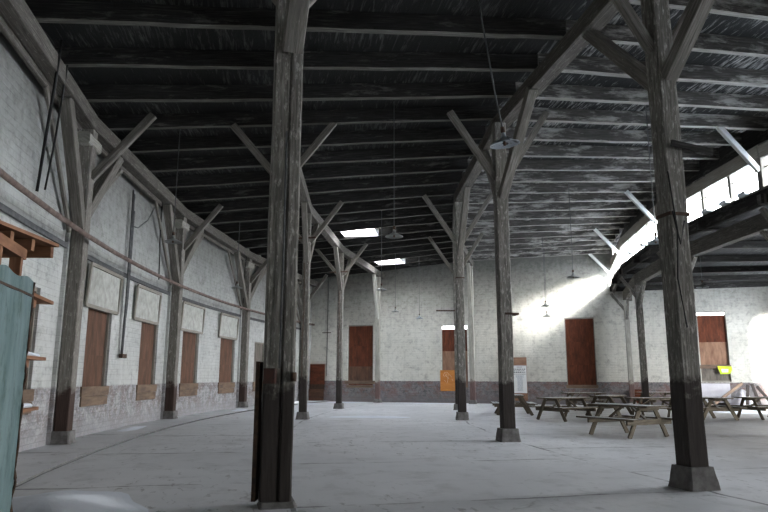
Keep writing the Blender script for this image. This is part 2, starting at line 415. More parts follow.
# upper strip above the sill line between low roof and main roof on the front wall
wf2 = shell('wall_front', lambda s, z, d: V(s, -40, z) - Vector((math.sin(R(-40)), math.cos(R(-40)), 0))*d, [48.0, 66.6], [7.9, 9.05], [], M['wall_left'], .3, lambda s, z: (s, z))
tag(wf2, kind='structure')

# floor: polar slab inside, snow outside
mb = MB()
for a0, a1 in zip(*(lambda l: (l, l[1:]))(arange(-40, 17.9, 1.88))):
    for r0, r1 in zip(*(lambda l: (l, l[1:]))(arange(38.6, 66.6, 2.0))):
        mb.face([V(r0,a0), V(r0,a1), V(r1,a1), V(r1,a0)][::-1], [(a0*1.03, r0), (a1*1.03, r0), (a1*1.03, r1), (a0*1.03, r1)][::-1])
fl = mb.build('floor', M['floor']); tag(fl, kind='structure')
mb = MB(); mb.face([(-90,-90,-.12), (190,-90,-.12), (190,190,-.12), (-90,190,-.12)], [(0,0),(9,0),(9,9),(0,9)])
sg = mb.build('ground_outside', M['snow']); tag(sg, kind='structure'); sg.name = 'trim_1_snowy_yard'
sg.name = 'floor_outside'
# raised walk along the outer wall with its kerb edge
mb = MB()
for a0, a1 in zip(*(lambda l: (l, l[1:]))(arange(-30, 17.5, .94))):
    w = lambda a: .015*math.sin(a*2.3)
    mb.face([V(64.78+w(a0),a0,.04), V(64.78+w(a1),a1,.04), V(66.32,a1,.04), V(66.32,a0,.04)][::-1], [(a0*1.03,64.8),(a1*1.03,64.8),(a1*1.03,66.2),(a0*1.03,66.2)][::-1])
    mb.face([V(64.78+w(a0),a0,-.02), V(64.78+w(a1),a1,-.02), V(64.78+w(a1),a1,.04), V(64.78+w(a0),a0,.04)], [(a0,0),(a1,0),(a1,.1),(a0,.1)], mi=1)
    mb.face([V(64.755+w(a0),a0,.004), V(64.755+w(a1),a1,.004), V(64.78+w(a1),a1,.004), V(64.78+w(a0),a0,.004)][::-1], [(a0,0),(a1,0),(a1,.1),(a0,.1)], mi=1)
tag(mb.build('trim_1', [M['floor'], plain('dark gutter grime', (.10,.10,.10), (.18,.18,.18), 3)]), kind='structure')

# roof boarding above the joists, two slit rooflights
SKY = [(59.2, 60.8, 6.25, 7.55), (59.2, 60.8, 13.78, 15.07)]
def FR(r_, a, d): return V(r_, a, jz(r_)+.37+d)
rf = shell('ceiling', FR, [66.7, 66.4, RP, RQ, RS, 47.25], arange(-40, 17.9, 1.504), SKY, None, .05, lambda s, z: (z*1.0, s), [M['deck'], M['deck_w']], lambda s, a: 1 if (s < RQ and a > -20) else 0)
tag(rf, kind='structure')
# white boards added inside the two slit rooflights to make them brighter
for i, (r0, r1, a0, a1) in enumerate(SKY):
    root = thing('window_%d' % (30+i), V((r0+r1)/2, (a0+a1)/2, 8.3), None, None); root['kind'] = 'structure'
    zc = jz((r0+r1)/2)+.20
    MB().bar(V(r0, a1+.02, zc), V(r1, a1+.02, zc), .02, .34).build('lining_board', M['white'], root, root.location)
    for rr in (r0-.01, r1+.01): MB().bar(V(rr, a0, zc), V(rr, a1, zc), .02, .34).build('end_board', M['white'], root, root.location)
# low roof over the doors
rl = shell('ceiling', lambda r_, a, d: V(r_ if r_ < 48 else rsa(a)+.15, a, 6.50+d), [38.25, 44, 48.25], arange(-40, 17.9, 1.88), [], M['deck'], .10, lambda s, z: (z, s))
tag(rl, kind='structure')
# snow lying on the low roof outside
mb = MB()
for a0, a1 in zip(*(lambda l: (l, l[1:]))(arange(-39.6, 17.3, 3.76))):
    mb.face([V(38.3,a0,6.615), V(38.3,a1,6.615), V(rsa(a1)-.05,a1,6.615), V(rsa(a0)-.05,a0,6.615)][::-1], [(0,0)]*4)
tag(mb.build('snow_cover', M['snow']), 'blanket of snow lying on the low roof outside the high windows', 'snow', None, 'stuff')

# ------------------------------------------------------------------ windows in outer wall
def boards(nm, F, a0, a1, z0, z1, u, spec, mullion=None, frame=M['frame'], ledge=None):
    """F(s,z,depth); spec = list of (z0,z1,material)"""
    root = thing(nm, F((a0+a1)/2, z0, 0), None, None); root['kind'] = 'structure'; org = root.location
    mb = MB()
    s0, s1 = (a0, a1)
    def P(s, z, d): return F(s, z, d)
    t = .05
    for (p, q) in (((s0,z0),(s0,z1)), ((s1,z0),(s1,z1))):
        mb.bar(P(*p,.10), P(*q,.10), .07, .07)
    mb.bar(P(s0,z1-.035,.10), P(s1,z1-.035,.10), .07, .07); mb.bar(P(s0,z0+.035,.10), P(s1,z0+.035,.10), .07, .07)
    mb.build('window_frame', frame, root, org)
    for (b0, b1, mt) in spec:
        if mt is None: continue
        m2 = MB(); e0, e1 = s0, s1
        ou = random.random()*20; W = abs((e1-e0)*u)
        for dep, rev in ((.13, False), (.16, True)):
            pts = [P(e0,b0,dep), P(e1,b0,dep), P(e1,b1,dep), P(e0,b1,dep)]; uv = [(ou+b0,0), (ou+b0,W), (ou+b1,W), (ou+b1,0)]
            m2.face(pts[::-1] if rev else pts, uv[::-1] if rev else uv)
        m2.face([P(e0,b1,.13), P(e1,b1,.13), P(e1,b1,.16), P(e0,b1,.16)], [(0,0),(0,1),(1,1),(1,0)])
        m2.build('board', mt, root, org)
    if ledge:
        for (l0, l1, over, dep) in ledge:
            m3 = MB(); e = over/u
            m3.bar(P(s0-e,(l0+l1)/2,dep), P(s1+e,(l0+l1)/2,dep), .07, l1-l0)
            m3.build('ledge_board', M['sill'], root, org)
    return root
FL = lambda s, z, d: V(RWI+d, s, z)
n = 0
for i, (a, b) in enumerate(WIN_L):
    n += 1
    if i == 6: spec = [(.78,2.0,M['ply_grey']), (2.0,3.27,M['ply_grey'])]
    else: spec = [(.78,2.05,M['ply_brown']), (2.05,3.27,M['ply_brown'])]
    boards('window_%d' % n, FL, a, b, .74, 3.30, 1.153, spec, ledge=[(.76,.99,.05,.0), (1.0,1.24,.09,-.01)])
# pale door near the far corner
dr = thing('door_1', V(RWI, 14.5, 0), None, None); dr['kind'] = 'structure'
mb = MB(); mb.bar(V(RWI+.2, DOOR_L[0]+.03, 1.72), V(RWI+.2, DOOR_L[1]-.03, 1.72), .06, 2.5)
dp = mb.build('door_panel', M['cream'], dr, dr.location)
for z in (.9, 1.6, 2.4):
    mb = MB(); mb.bar(V(RWI+.155, DOOR_L[0]+.05, z), V(RWI+.155, DOOR_L[1]-.5, z), .02, .05); mb.build('strap_hinge', M['iron'], dp, dr.location)
# end wall windows
for i, (r0, r1, z0, z1) in enumerate(WIN_E):
    n += 1
    if i == 0: spec = [(.88,1.25,M['ply_red']), (1.25,2.15,M['ply_brown']), (2.15,3.42,M['ply_red']), (3.42,4.70,M['ply_red'])]
    elif i == 1: spec = [(.88,3.05,M['ply_tan']), (3.05,4.37,M['ply_red'])]
    elif i == 2: spec = [(.94,2.2,M['ply_red']), (2.2,3.5,M['ply_red']), (3.5,4.84,M['ply_red'])]
    else: spec = [(1.34,2.2,M['ply_grey']), (2.2,3.4,M['ply_tan']), (3.4,4.85,M['ply_red'])]
    lg = {0: [(.86,1.02,.03,.0), (1.08,1.28,.16,-.03)], 1: None, 2: [(.92,1.1,.05,0)], 3: [(2.0,2.18,.04,.0)]}[i]
    w = boards('window_%d' % n, FE, r0, r1, z0, z1, 1.0, spec, ledge=lg)
    if i in (1, 3):
        t = 4.37 if i == 1 else 4.85
        mb = MB(); mb.face([FE(r0,t,.2), FE(r1,t,.2), FE(r1,z1,.2), FE(r0,z1,.2)], [(0,0),(1,0),(1,1),(0,1)]); mb.build('pane', M['glass'], w, w.location)

# brick pilasters behind the wall posts
for k in range(0, 4):
    a = angw(k); mb = MB()
    for r_, a0, a1 in ((66.06, a-.20, a+.45),):
        pts = [(a0, 66.3), (a0, r_), (a1, r_), (a1, 66.3)]
        for (b0, q0), (b1, q1) in zip(pts, pts[1:]):
            mb.face([V(q0,b0,0), V(q1,b1,0), V(q1,b1,7.5), V(q0,b0,7.5)], [(b0*1.15+q0,0), (b1*1.15+q1,0), (b1*1.15+q1,7.5), (b0*1.15+q0,7.5)])
    tag(mb.build('trim_%d' % (k+2), M['wall_left']), kind='structure')

# ------------------------------------------------------------------ ring beams
ROWN = {RW: 'outer wall', RP: 'left column row', RQ: 'middle column row', RS: 'high windows'}
colname = ['nearest', 'second', 'third', 'fourth', 'fifth']
def beam(name, r_, k0, k1, z, w, h, mat, label, cat='beam', group=None):
    a0, a1 = (angw(k0), min(angw(k1), AW-.02)) if r_ > 65 else (ang(k0), min(ang(k1), AW-.02))
    p0, p1 = V(r_, a0, z+h/2), V(r_, a1, z+h/2)
    if k1 > 4 or ang(k1) > AW: p1 = V(r_, AW-.05, z+h/2)
    mb = MB(); mb.bar(p0, p1, w, h, ch=.015, seg=6, jit=.008)
    return tag(mb.build(name, mat, None, (p0+p1)/2), label, cat, group)
bl = {-1: 'before the first posts', 0: 'first span in view', 1: 'second span from the near end', 2: 'third span from the near end', 3: 'fourth span from the near end', 4: 'short stub reaching the end wall'}
for r_, nm, w in ((RW-.03, 'along the left outer wall', .30), (RP, 'over the left column row', .30), (RQ, 'over the middle column row', .34)):
    key = RW if r_ > 65 else r_
    for k in range(-1, 5):
        beam('ring_beam', r_, k, k+1, HB[key], w, .36, M['beam'], 'heavy roof beam %s, %s' % (nm, bl[k]), group='roof beams '+nm)
# ledger pieces under the wall beam, as in the photo a second timber
for k in range(-1, 4):
    beam('wall_ledger', 66.08, k, k+1, HB[RW]-.12, .10, .42, M['beam'], 'dark ledger board high on the left wall, %s' % bl[k], 'ledger', 'ledger boards on the left wall')

# joists
JO = ['first', 'second', 'third', 'fourth', 'fifth']
aisles = [(66.25, RP, 'left aisle', 'joist'), (RP, RQ, 'middle aisle', 'joist'), (RQ, 47.7, 'right aisle', 'joist_w')]
kn = {-2: 'column line behind the viewer', -1: 'column line beside the viewer', 0: 'nearest column line', 1: 'second column line', 2: 'third column line', 3: 'fourth column line', 4: 'last column line'}
for r0, r1, nm, mk in aisles:
    j = -7
    while True:
        a = ang(0) + 1.5038*(j)
        if a > AW-.1: break
        if a < -22: j += 1; continue
        k = math.floor(j/5); ordn = j - 5*k
        z0, z1 = jz(r0), jz(r1)
        jj = random.uniform(-.02, .02)
        p0, p1 = V(r0-.005, a+jj, z0+.18), V(r1+.005, a+jj+random.uniform(-.05,.05), z1+.18)
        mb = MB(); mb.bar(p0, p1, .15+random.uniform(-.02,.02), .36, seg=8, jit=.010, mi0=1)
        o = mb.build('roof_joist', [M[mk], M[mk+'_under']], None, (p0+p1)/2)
        tag(o, '%s roof joist over the %s, %s past the %s' % ('worn pale' if mk == 'joist_w' else 'sooty black', nm, ['zeroth','first','second','third','fourth','fifth'][ordn+1], kn[k]), 'joist', 'roof joists over the '+nm)
        j += 1
# low roof joists
li = 0
for j in range(-4, 9):
    a = ang(0)+DA/2*j
    if a > AW: break
    p0, p1 = V(rsa(a)+.2, a, 6.36), V(38.7, a, 6.36); mb = MB(); mb.bar(p0, p1, .16, .26, seg=3, jit=.008)
    tag(mb.build('low_roof_joist', M['joist'], None, (p0+p1)/2), 'dark joist of the low roof at the right, number %d counted toward the end wall' % (j+5), 'joist', 'joists of the low roof at the right')

# ------------------------------------------------------------------ columns
def rad(a): return Vector((-math.cos(R(a)), math.sin(R(a)), 0))      # outward
def tan(a): return Vector((math.sin(R(a)), math.cos(R(a)), 0))       # away from the viewer
def footing(root, base, a, w0, w1, h, lift=0):
    mb = MB(); t = rad(a)
    mb.bar(base+Vector((0,0,lift)), base+Vector((0,0,lift+h)), w0, w0, up=t, ch=.03, seg=3, jit=.008, w1=w1, h1=w1)
    f = mb.build('concrete_footing', M['concrete'], root, root.location)
    return f
def post(root, base, a, w, d, z0, z1, mat, seg=10, jit=.008, ch=.02):
    mb = MB(); mb.bar(base+Vector((0,0,z0)), base+Vector((0,0,z1)), w, d, up=rad(a), ch=ch, seg=seg, jit=jit)
    return mb.build('post', mat, root, root.location)
def brace(root, p0, p1, w, h, mat, up=(0,0,1), name='brace'):
    mb = MB(); mb.bar(p0, p1, w, h, up=up, ch=.012, seg=2, jit=.004)
    return mb.build(name, mat, root, root.location)

def band(root, base, a, w, z, h=.05):
    mb = MB(); mb.bar(base+Vector((0,0,z)), base+Vector((0,0,z+h)), w+.03, w+.03, up=rad(a), ch=.01)
    return mb.build('iron_band', M['iron'], root, root.location)

def inner_column(r_, k, w, label, kind, fw=(.52,.42), fh=.26, mat=None, rads=(1,1), tans=(1,1)):
    a = ang(k) - (.5 if (r_ == RQ and k == 1) else 0)
    if k == 4: rads = (0, 0)
    base = V(r_ + (.15 if (r_ == RQ and k == 1) else 0), a, 0); root = thing('timber_column', base, label, 'column', kind)
    mat = mat or M['post']; HBk = HB[r_]
    footing(root, base, a, fw[0], fw[1], fh)
    if (r_, k) == (RP, 0):
        # two timbers bolted side by side with an open crack between them
        mb = MB(); s = tan(a).cross(Vector((0,0,1))); s = Vector((1,0.05,0)).normalized()
        mb.bar(base+s*-.105+Vector((0,0,fh)), base+s*-.105+Vector((0,0,HBk)), .34, .205, up=rad(a), ch=.015, seg=16, jit=.006)
        mb2 = MB(); mb2.bar(base+s*.082+Vector((0,0,fh)), base+s*.082+Vector((0,0,HBk)), .32, .155, up=rad(a), ch=.02, seg=16, jit=.007)
        # orient both with faces to the tangent direction
        mb.build('post', mat, root, root.location); mb2.build('post', mat, root, root.location)
    else:
        post(root, base, a, w, w, fh, HBk, mat, seg=12, jit=.007)
    t, o = tan(a), rad(a)
    bw = .17
    for s_ in (-1, 1):
        if tans[0 if s_ < 0 else 1]:
            dd = (V(r_, ang(k+s_), 0)-base); dd.z = 0; dd.normalize()
            fz, rc_ = (5.0, 1.1) if k == 4 else ((6.02, 2.15) if r_ == RQ else (5.75, 1.75))
            brace(root, base+dd*.14+Vector((0,0,fz)), base+dd*rc_+Vector((0,0,HBk+.03)), w*.72, .20 if k < 4 else .26, M['brace'] if k < 4 else M['cream'], up=dd)
    for s_ in (-1, 1):
        if rads[0 if s_ < 0 else 1]:
            rr = r_ + s_*1.30
            zt = jz(rr)
            e = base + o*s_*1.30; e.z = zt+.02
            brace(root, base+o*s_*.13+Vector((0,0,6.5)) + t*-.02, e + t*-.02, .13, .17, M['brace'], up=o)
    return root
PL = ['closest big timber column left of centre with a red switch box', 'second column of the left row, hidden mostly behind the closest one', 'slim left row column standing third, just right of the closest column', 'slim left row column standing fourth, before the red brown boarded window', 'whitewashed last column of the left row against the end wall']
QL = ['closest column at the right with a broad flared footing', 'middle column standing alone in open floor on a block footing, left of the picnic tables', 'middle row column in front of the pair that overlaps left of centre', 'middle row column mostly hidden behind the overlapping pair\'s front one', 'cream last column of the middle row standing against the end wall']
for k in range(0, 5):
    m_ = M['cream'] if k == 4 else M['post']
    if k == 4: base_fw, fh = (.44,.40), .22
    else: base_fw, fh = (.46,.38), .26
    c = inner_column(RP, k, .37 if k == 0 else .265, PL[k], 'columns of the left row', (.44,.40) if k == 0 else base_fw, .07 if k == 0 else fh, m_, tans=(1, 0 if k == 4 else 1))
    if k == 0:
        b = V(RP, ang(0), 0)
        # parts fixed on the closest column
        MB().bar(b+Vector((-.25,-.06,.07)), b+Vector((-.25,-.06,1.68)), .05, .20).build('side_board', M['iron'], c, c.location)
        sb = MB().bar(b+Vector((-.09,-.235,1.42)), b+Vector((-.09,-.235,1.60)), .15, .09, up=(0,1,0), ch=.012).build('switch_box', M['redbox'], c, c.location)
        MB().tube([b+Vector((.16,-.2,1.5)), b+Vector((.22,-.2,1.5))], .055, 12).build('round_knob', M['iron'], sb, c.location)
        MB().tube([b+Vector((.015,-.205,1.6)), b+Vector((.02,-.2,3.2)), b+Vector((.012,-.205,4.6))], .012, 6).build('conduit', M['conduit'], c, c.location)
    if k in (2, 3):
        b = V(RP, ang(k), 0)
        MB().bar(b+Vector((-.55,-.2,6.6)), b+Vector((.35,-.2,6.65)), .05, .05).build('iron_bar', M['iron'], c, c.location)
        MB().tube([b+Vector((-.05,-.19,1.5)), b+Vector((-.06,-.2,3.0)), b+Vector((-.03,-.18,3.9)), b+Vector((-.07,-.19,6.0))], .02, 6).build('conduit', M['iron'], c, c.location)
    q = inner_column(RQ, k, .31 if k < 2 else .29, QL[k], 'columns of the middle row', {0:(.50,.40), 1:(.50,.42)}.get(k, (.46,.40)) if k < 4 else (.44,.40), {0:.30, 1:.30}.get(k, .28) if k < 4 else .22, m_, tans=(1, 0 if k == 4 else 1))
    if k == 0:
        b = V(RQ, ang(0), 0)
        MB().bar(b+Vector((-.05,-.27,4.93)), b+Vector((.62,-.12,4.84)), .04, .09).build('nailed_board', M['joist'], q, q.location)
        band(q, b, ang(0), .32, 3.85)
        MB().tube([b+Vector((-.1,-.235,3.9)), b+Vector((-.02,-.24,3.4)), b+Vector((.06,-.24,3.75))], .012, 6).build('conduit', M['cable'], q, q.location)
        MB().tube([b+Vector((-.12,-.23,4.5)), b+Vector((-.05,-.24,3.6)), b+Vector((-.1,-.235,2.9)), b+Vector((-.02,-.235,2.2))], .012, 6).build('conduit', M['cable'], q, q.location)
    if k == 1: band(q, V(RQ, ang(1)-.5, 0), ang(1)-.5, .32, 3.02, .05)
    if k == 2:
        b = V(RQ, ang(2), 0)
        band(q, b, ang(2), .30, 5.1, .04)
        MB().bar(b+Vector((-.9,-.1,3.9)), b+Vector((-.2,-.1,3.9)), .04, .05).build('iron_bar', M['iron'], q, q.location)

# wall posts: heavy near and far struts, one brace over the aisle, a corbel
WL = ['wall post outside the left edge of the view', 'closest wall post, at the left behind the green shed', 'second post along the left wall, between boarded windows', 'third post along the left wall, next to the big column', 'last post of the left wall, hidden near the far corner']
for k in range(0, 5):
    a = angw(k); base = V(RW, a, .05); root = thing('wall_post', base, 'dark grey timber %s' % WL[k], 'post', 'posts along the left wall')
    g = Vector((0,0,-.05))
    footing(root, base+g+Vector((0,0,.05)), a, .46, .42, .27)
    post(root, base+g, a, .33, .30, .32, HB[RW], M['post_w'], seg=10, jit=.006)
    t, o = tan(a), rad(a)
    for s_ in (-1, 1):
        if s_ > 0 and k == 4: continue
        dd = (V(RW, angw(k+s_), 0)-V(RW, a, 0)).normalized()
        zf = 4.85 if s_ < 0 else 5.25
        brace(root, V(RW,a,zf)+dd*.10, V(RW,a,HB[RW]+.02)+dd*1.95, .24, .27, M['brace'], up=dd)
        brace(root, V(RW,a,zf-.1)+dd*.30+o*.16, V(RW,a,HB[RW]-.1)+dd*2.7+o*.16, .07, .13, M['brace'], up=dd)
    e = V(RW-1.45, a, jz(RW-1.45)+.02)
    brace(root, V(RW-.13, a, 6.1), e, .13, .18, M['brace'], up=o)
    cb = MB(); cb.bar(V(RW-.02,a,6.98)-t*.42, V(RW-.02,a,6.98)+t*.42, .30, .28, ch=.04, seg=3, jit=.02)
    cb.build('corbel', M['cream'], root, root.location)

# high window wall: lower posts, low beam, sill, header, mullions, panes
SL = ['nearest', 'second', 'third', 'fourth', 'fifth']
for k in range(0, 5):
    a = ang(k); RLk = rsa(a)-.6; base = V(RLk, a, 0)
    root = thing('low_roof_post', base, 'dark post carrying the low roof beam at the right, %s' % ['outside the view before the tables', 'just beyond the right edge', 'hidden behind the closest right column', 'standing free behind the picnic tables', 'pale one against the end wall'][k], 'post', 'posts under the low roof beam')
    footing(root, base, a, .46, .40, .24)
    post(root, base, a, .27 if k < 4 else .22, .27, .24, 5.72, M['cream'] if k == 4 else M['post'], seg=8, jit=.006)
    t, o = tan(a), rad(a)
    for s_ in (-1, 1):
        if k == 4 and s_ > 0: continue
        dd = (V(rsa(ang(k+s_))-.6, ang(k+s_), 0)-base).normalized()
        brace(root, base+dd*.1+Vector((0,0,4.7)), base+dd*1.15+Vector((0,0,5.74)), .14, .16, M['post'], up=dd)
    brace(root, base+o*.1+Vector((0,0,5.2)), V(RLk+.75, a, 6.1), .12, .14, M['post'], up=o)
    # upper post between the windows with its white brace to the joists
    up = thing('upper_window_post', V(rsa(a), a, 6.3), 'high window post with a pale brace, %s' % ['outside the view', 'nearest the right edge', 'left of the closest right column', 'fourth along, near the end wall', 'against the end wall'][k], 'post', 'posts between the high windows')
    MB().bar(V(rsa(a),a,6.23), V(rsa(a),a,7.56), .20, .22, up=o, ch=.01).build('post', M['brace'], up, up.location)
    brace(up, V(rsa(a)+.11, a, 7.18), V(rsa(a)+1.18, a, jz(rsa(a)+1.18)+.02), .13, .15, M['pale'], up=o)
for k in range(-3, 5):
    p0, p1 = V(rsa(ang(k))-.6, ang(k), 5.98), V(rsa(ang(k+1))-.6, min(ang(k+1), AW-.05), 5.98)
    mb = MB(); mb.bar(p0, p1, .28, .50, ch=.015, seg=5, jit=.008)
    tag(mb.build('low_roof_beam', M['beam'], None, (p0+p1)/2), 'heavy beam under the low roof at the right, %s' % {-3:'far behind the viewer', -2:'behind the viewer', -1:'beside the viewer', 0:'first span ahead', 1:'second span ahead', 2:'third span ahead', 3:'fourth span ahead', 4:'stub at the end wall'}[k], 'beam', 'beams under the low roof')
    root = thing('window_%d' % (n+4+k), V(rsa(ang(k)+2), min(ang(k)+DA/2,AW-.3), 6.6), None, None); root['kind'] = 'structure'
    a0, a1 = ang(k), min(ang(k+1), AW-.03)
    L = lambda t, z: V(rsa(a0), a0, z).lerp(V(rsa(a1), a1, z), t)
    Lo = lambda t, z: V(rsa(a0)-.30, a0, z).lerp(V(rsa(a1)-.30, a1, z), t)
    MB().bar(Lo(0,8.32), Lo(1,8.32), .06, .90).build('blocking_board', M['joist'], root, root.location)
    MB().bar((L(0,7.93)+Lo(0,7.93))/2, (L(1,7.93)+Lo(1,7.93))/2, .46, .05).build('plate_board', M['joist_w'], root, root.location)
    MB().bar(L(0,7.74), L(1,7.74), .16, .42, ch=.01, seg=5, jit=.006).build('header_board', M['frame'], root, root.location)
    MB().bar(L(0,6.63), L(1,6.63), .22, .12).build('sill_board', M['frame'], root, root.location)
    MB().bar(L(0,6.42), L(1,6.42), .10, .34).build('apron_board', M['joist'], root, root.location)
    MB().bar(L(0,7.27), L(1,7.27), .04, .035).build('glazing_bar', M['brace'], root, root.location)
    nb = 4 if k < 4 else 1
    for i in range(1, nb):
        MB().bar(L(i/nb,6.69), L(i/nb,7.53), .15, .10, up=rad((a0+a1)/2)).build('mullion', M['frame'], root, root.location)
    for i in range(nb):
        if k < 0:      # unseen windows beside and behind the viewer, boarded to hold back daylight
            MB().bar(L(i/nb,7.11), L((i+1)/nb,7.11), .04, .84).build('board', M['ply_grey'], root, root.location); continue
        mb = MB(); mb.face([L(i/nb,6.69), L((i+1)/nb,6.69), L((i+1)/nb,7.53), L(i/nb,7.53)], [(0,0),(1,0),(1,1),(0,1)])
        mb.build('pane', M['glass'], root, root.location)
# snow caught on the window sill, court side joist ends
for i, a in enumerate((-5.2, -4.1, -2.9, .6, 3.3, 5.4)):
    mb = MB(); mb.bar(V(RS+.10,a,6.74), V(RS+.08,a+.45,6.72), .20, .12, ch=.02, seg=3, jit=.01)
    tag(mb.build('snow_clump', M['snow'], None, V(RS,a,6.7)), 'small clump of snow on the high window sill, %s from the right' % ['first','second','third','fourth','fifth','sixth'][i], 'snow', 'snow clumps on the high sill')

# ------------------------------------------------------------------ wall panels over the windows
PN = [(-5.42,-3.33,3.25,4.28,'right of the closest wall post'), (-2.1,-.15,3.25,4.26,'left of the second wall post'), (1.95,4.1,3.26,4.28,'right of the second wall post'), (5.9,7.9,3.26,4.28,'nearest the third wall post')]
for i, (a0, a1, z0, z1, w) in enumerate(PN):
    c = V(RWI-.06, (a0+a1)/2, (z0+z1)/2)
    root = thing('wall_panel', c, 'framed plaster panel above a boarded window, %s' % w, 'panel', 'framed panels on the left wall')
    F = lambda s, z, d=0: V(RWI-.03-d-.06*(z-z0)/(z1-z0), s, z)
    mb = MB(); mb.bar(F(a0,(z0+z1)/2), F(a1,(z0+z1)/2), .03, z1-z0-.04); mb.build('board', M['plaster'], root, c)
    mb = MB()
    for p, q in (((a0,z0),(a1,z0)), ((a0,z1),(a1,z1))): mb.bar(F(*p,.03), F(*q,.03), .05, .09)
    for p, q in (((a0,z0),(a0,z1)), ((a1,z0),(a1,z1))): mb.bar(F(*p,.03), F(*q,.03), .09, .05, up=rad(a0))
    mb.build('frame', M['frame'], root, c)

# ------------------------------------------------------------------ pipes, conduits, cables
mb = MB(); mb.tube([V(65.53, a, 4.56+.012*(a+11)/2) for a in arange(-20, 16.6, 1.88)], .055, 10)
tag(mb.build('long_pipe', M['pipe']), 'long rusty brown pipe running along the whole left wall in front of the posts', 'pipe')
for k in range(0, 4):
    pass
mb = MB(); mb.bar(V(66.10,-20,4.42), V(66.10,-20+.94,4.42), .04, .10)
for a0, a1 in zip(*(lambda l: (l, l[1:]))(arange(-19.06, 17, 1.88))): mb.bar(V(66.10,a0,4.42), V(66.10,a1,4.42), .06, .11)
tag(mb.build('flat_conduit', M['conduit']), 'flat dark grey conduit on the left wall just below and behind the long pipe', 'conduit')
def wire(name, pts, r_, label, cat, mat='cable', grp=None):
    mb = MB(); mb.tube(pts, r_, 8); return tag(mb.build(name, M[mat], None, pts[0]), label, cat, grp)
root = thing('switch_conduit', V(66.07,-2.9,2.1), 'bundle of dark vertical conduits ending in a small switch box between two boarded windows', 'conduit')
for i, (da, zt, zb) in enumerate(((-.05, 7.0, 2.15), (.03, 6.9, 2.1), (.11, 6.4, 3.2))):
    MB().tube([V(66.02, -2.97+da, zt), V(66.01, -2.97+da*.9, 5.0), V(66.01, -2.95+da*.6, 3.6), V(66.07, -2.86+da*.7, zb)], .028, 8).build('conduit', M['conduit'], root, root.location)
MB().bar(V(66.04,-3.0,2.08), V(66.04,-2.68,2.08), .10, .12, ch=.01).build('switch_box', M['iron'], root, root.location)
MB().tube([V(66.01,-3.0,5.9), V(65.97,-2.6,5.95), V(65.92,-2.0,6.35), V(65.87,-1.6,6.9)], .018, 6).build('conduit', M['conduit'], root, root.location)
wire('hanging_cable', [V(65.55,-9.38,7.9), V(65.62,-9.3,7.0), V(65.9,-8.76,6.33), V(66.1,-8.45,5.15)], .03, 'thick black cable hanging at the upper left wall, left one of the pair', 'cable')
wire('hanging_cable', [V(65.55,-8.95,7.9), V(65.62,-8.85,7.3), V(65.9,-8.34,6.29), V(66.1,-8.1,5.3)], .02, 'thinner black cable hanging at the upper left wall, right one of the pair', 'cable')
wire('hanging_cable', [V(65.92,-.9,7.3), V(65.97,-.75,6.2), V(65.97,-.6,4.7)], .02, 'black cable dropping from the beam to the pipe left of the second wall post', 'cable')
wire('hanging_cable', [V(65.72,7.8,7.6), V(65.82,7.9,6.2), V(65.87,8.0,5.0)], .022, 'black cable dropping from the beam to the pipe left of the third wall post', 'cable')
root = thing('wall_rod', FE(65.0,1.5,-.05), 'thin upright conduit with a crossbar on the end wall right of the left corner', 'conduit')
MB().tube([FE(65.0,7.9,-.04), FE(65.02,1.55,-.04)], .02, 6).build('rod', M['conduit'], root, root.location)
MB().bar(FE(65.35,4.28,-.06), FE(64.75,4.28,-.06), .03, .05).build('crossbar', M['iron'], root, root.location)

# ------------------------------------------------------------------ pendant lamps
def lamp_proto(name, mat, r_=.225):
    root = thing(name, (0,0,0), '', 'lamp')
    prof = [(.03,.17), (.035,.12), (.05,.085), (.10,.06), (r_*.7,.032), (r_*.97,.004), (r_,-.012), (r_*.985,-.014), (r_*.94,-.006), (r_*.66,.020), (.06,.045), (.0,.046)]
    MB().lathe(prof, (0,0,0), 32).build('lamp_shade', mat, root)
    MB().lathe([(0,.26),(.03,.26),(.035,.2),(.03,.17),(0,.17)], (0,0,0), 14).build('lamp_cap', M['iron'], root)
    MB().lathe([(0,-.03),(.018,-.025),(.026,0),(.02,.03),(.016,.07)], (0,0,0), 12).build('bulb_socket', M['iron'], root)
    return root
la = lamp_proto('pendant_lamp', M['enamel'])
lb = lamp_proto('pendant_lamp', M['lampdark'])
LP = [((1.80,9.25,4.93), la, 'closest hanging lamp, chipped pale enamel shade below the dark ceiling near the top centre', .012, (-.14,0)),
 ((.25,15.85,4.95), lb, 'grey green hanging lamp in front of the slit rooflights, right of the slim columns', .010, (0,0)),
 ((6.62,22.5,4.95), lb, 'dark hanging lamp before the sunlit end wall, above the tall red boarded window', .010, (0,0)),
 ((7.92,31.8,4.95), lb, 'hanging lamp left of the tall boarded window, upper of the close pair', .012, (0,0)),
 ((8.65,34.5,4.70), lb, 'hanging lamp left of the tall boarded window, lower of the close pair', .012, (0,0)),
 ((.62,35.0,4.97), lb, 'small dark hanging lamp against the end wall, left one beside the last left row column', .012, (0,0)),
 ((2.0,36.6,4.76), la, 'small pale hanging lamp against the end wall between two boarded windows', .012, (0,0)),
 ((-5.5,16.6,4.95), lb, 'hanging lamp close to the left wall beside the second wall post', .012, (0,0)),
 ((7.0,16.4,4.93), la, 'pale hanging lamp seen against the high windows, left of the closest right column', .012, (0,0)),
 ((12.3,24.9,4.95), lb, 'dark hanging lamp under the low roof at the right', .012, (0,0)),
 ((-5.9,25.9,5.0), lb, 'dark hanging lamp close to the left wall beside the third wall post', .014, (0,0))]
LP += [((-.1,26.2,4.98), lb, 'dark hanging lamp just right of the last left row column', .012, (0,0)),
      ]
used = set(); lamps = []
for loc, pr, lab, rr, off in LP:
    lamps.append(pr if pr.name not in used else copy_tree(pr)); used.add(pr.name)
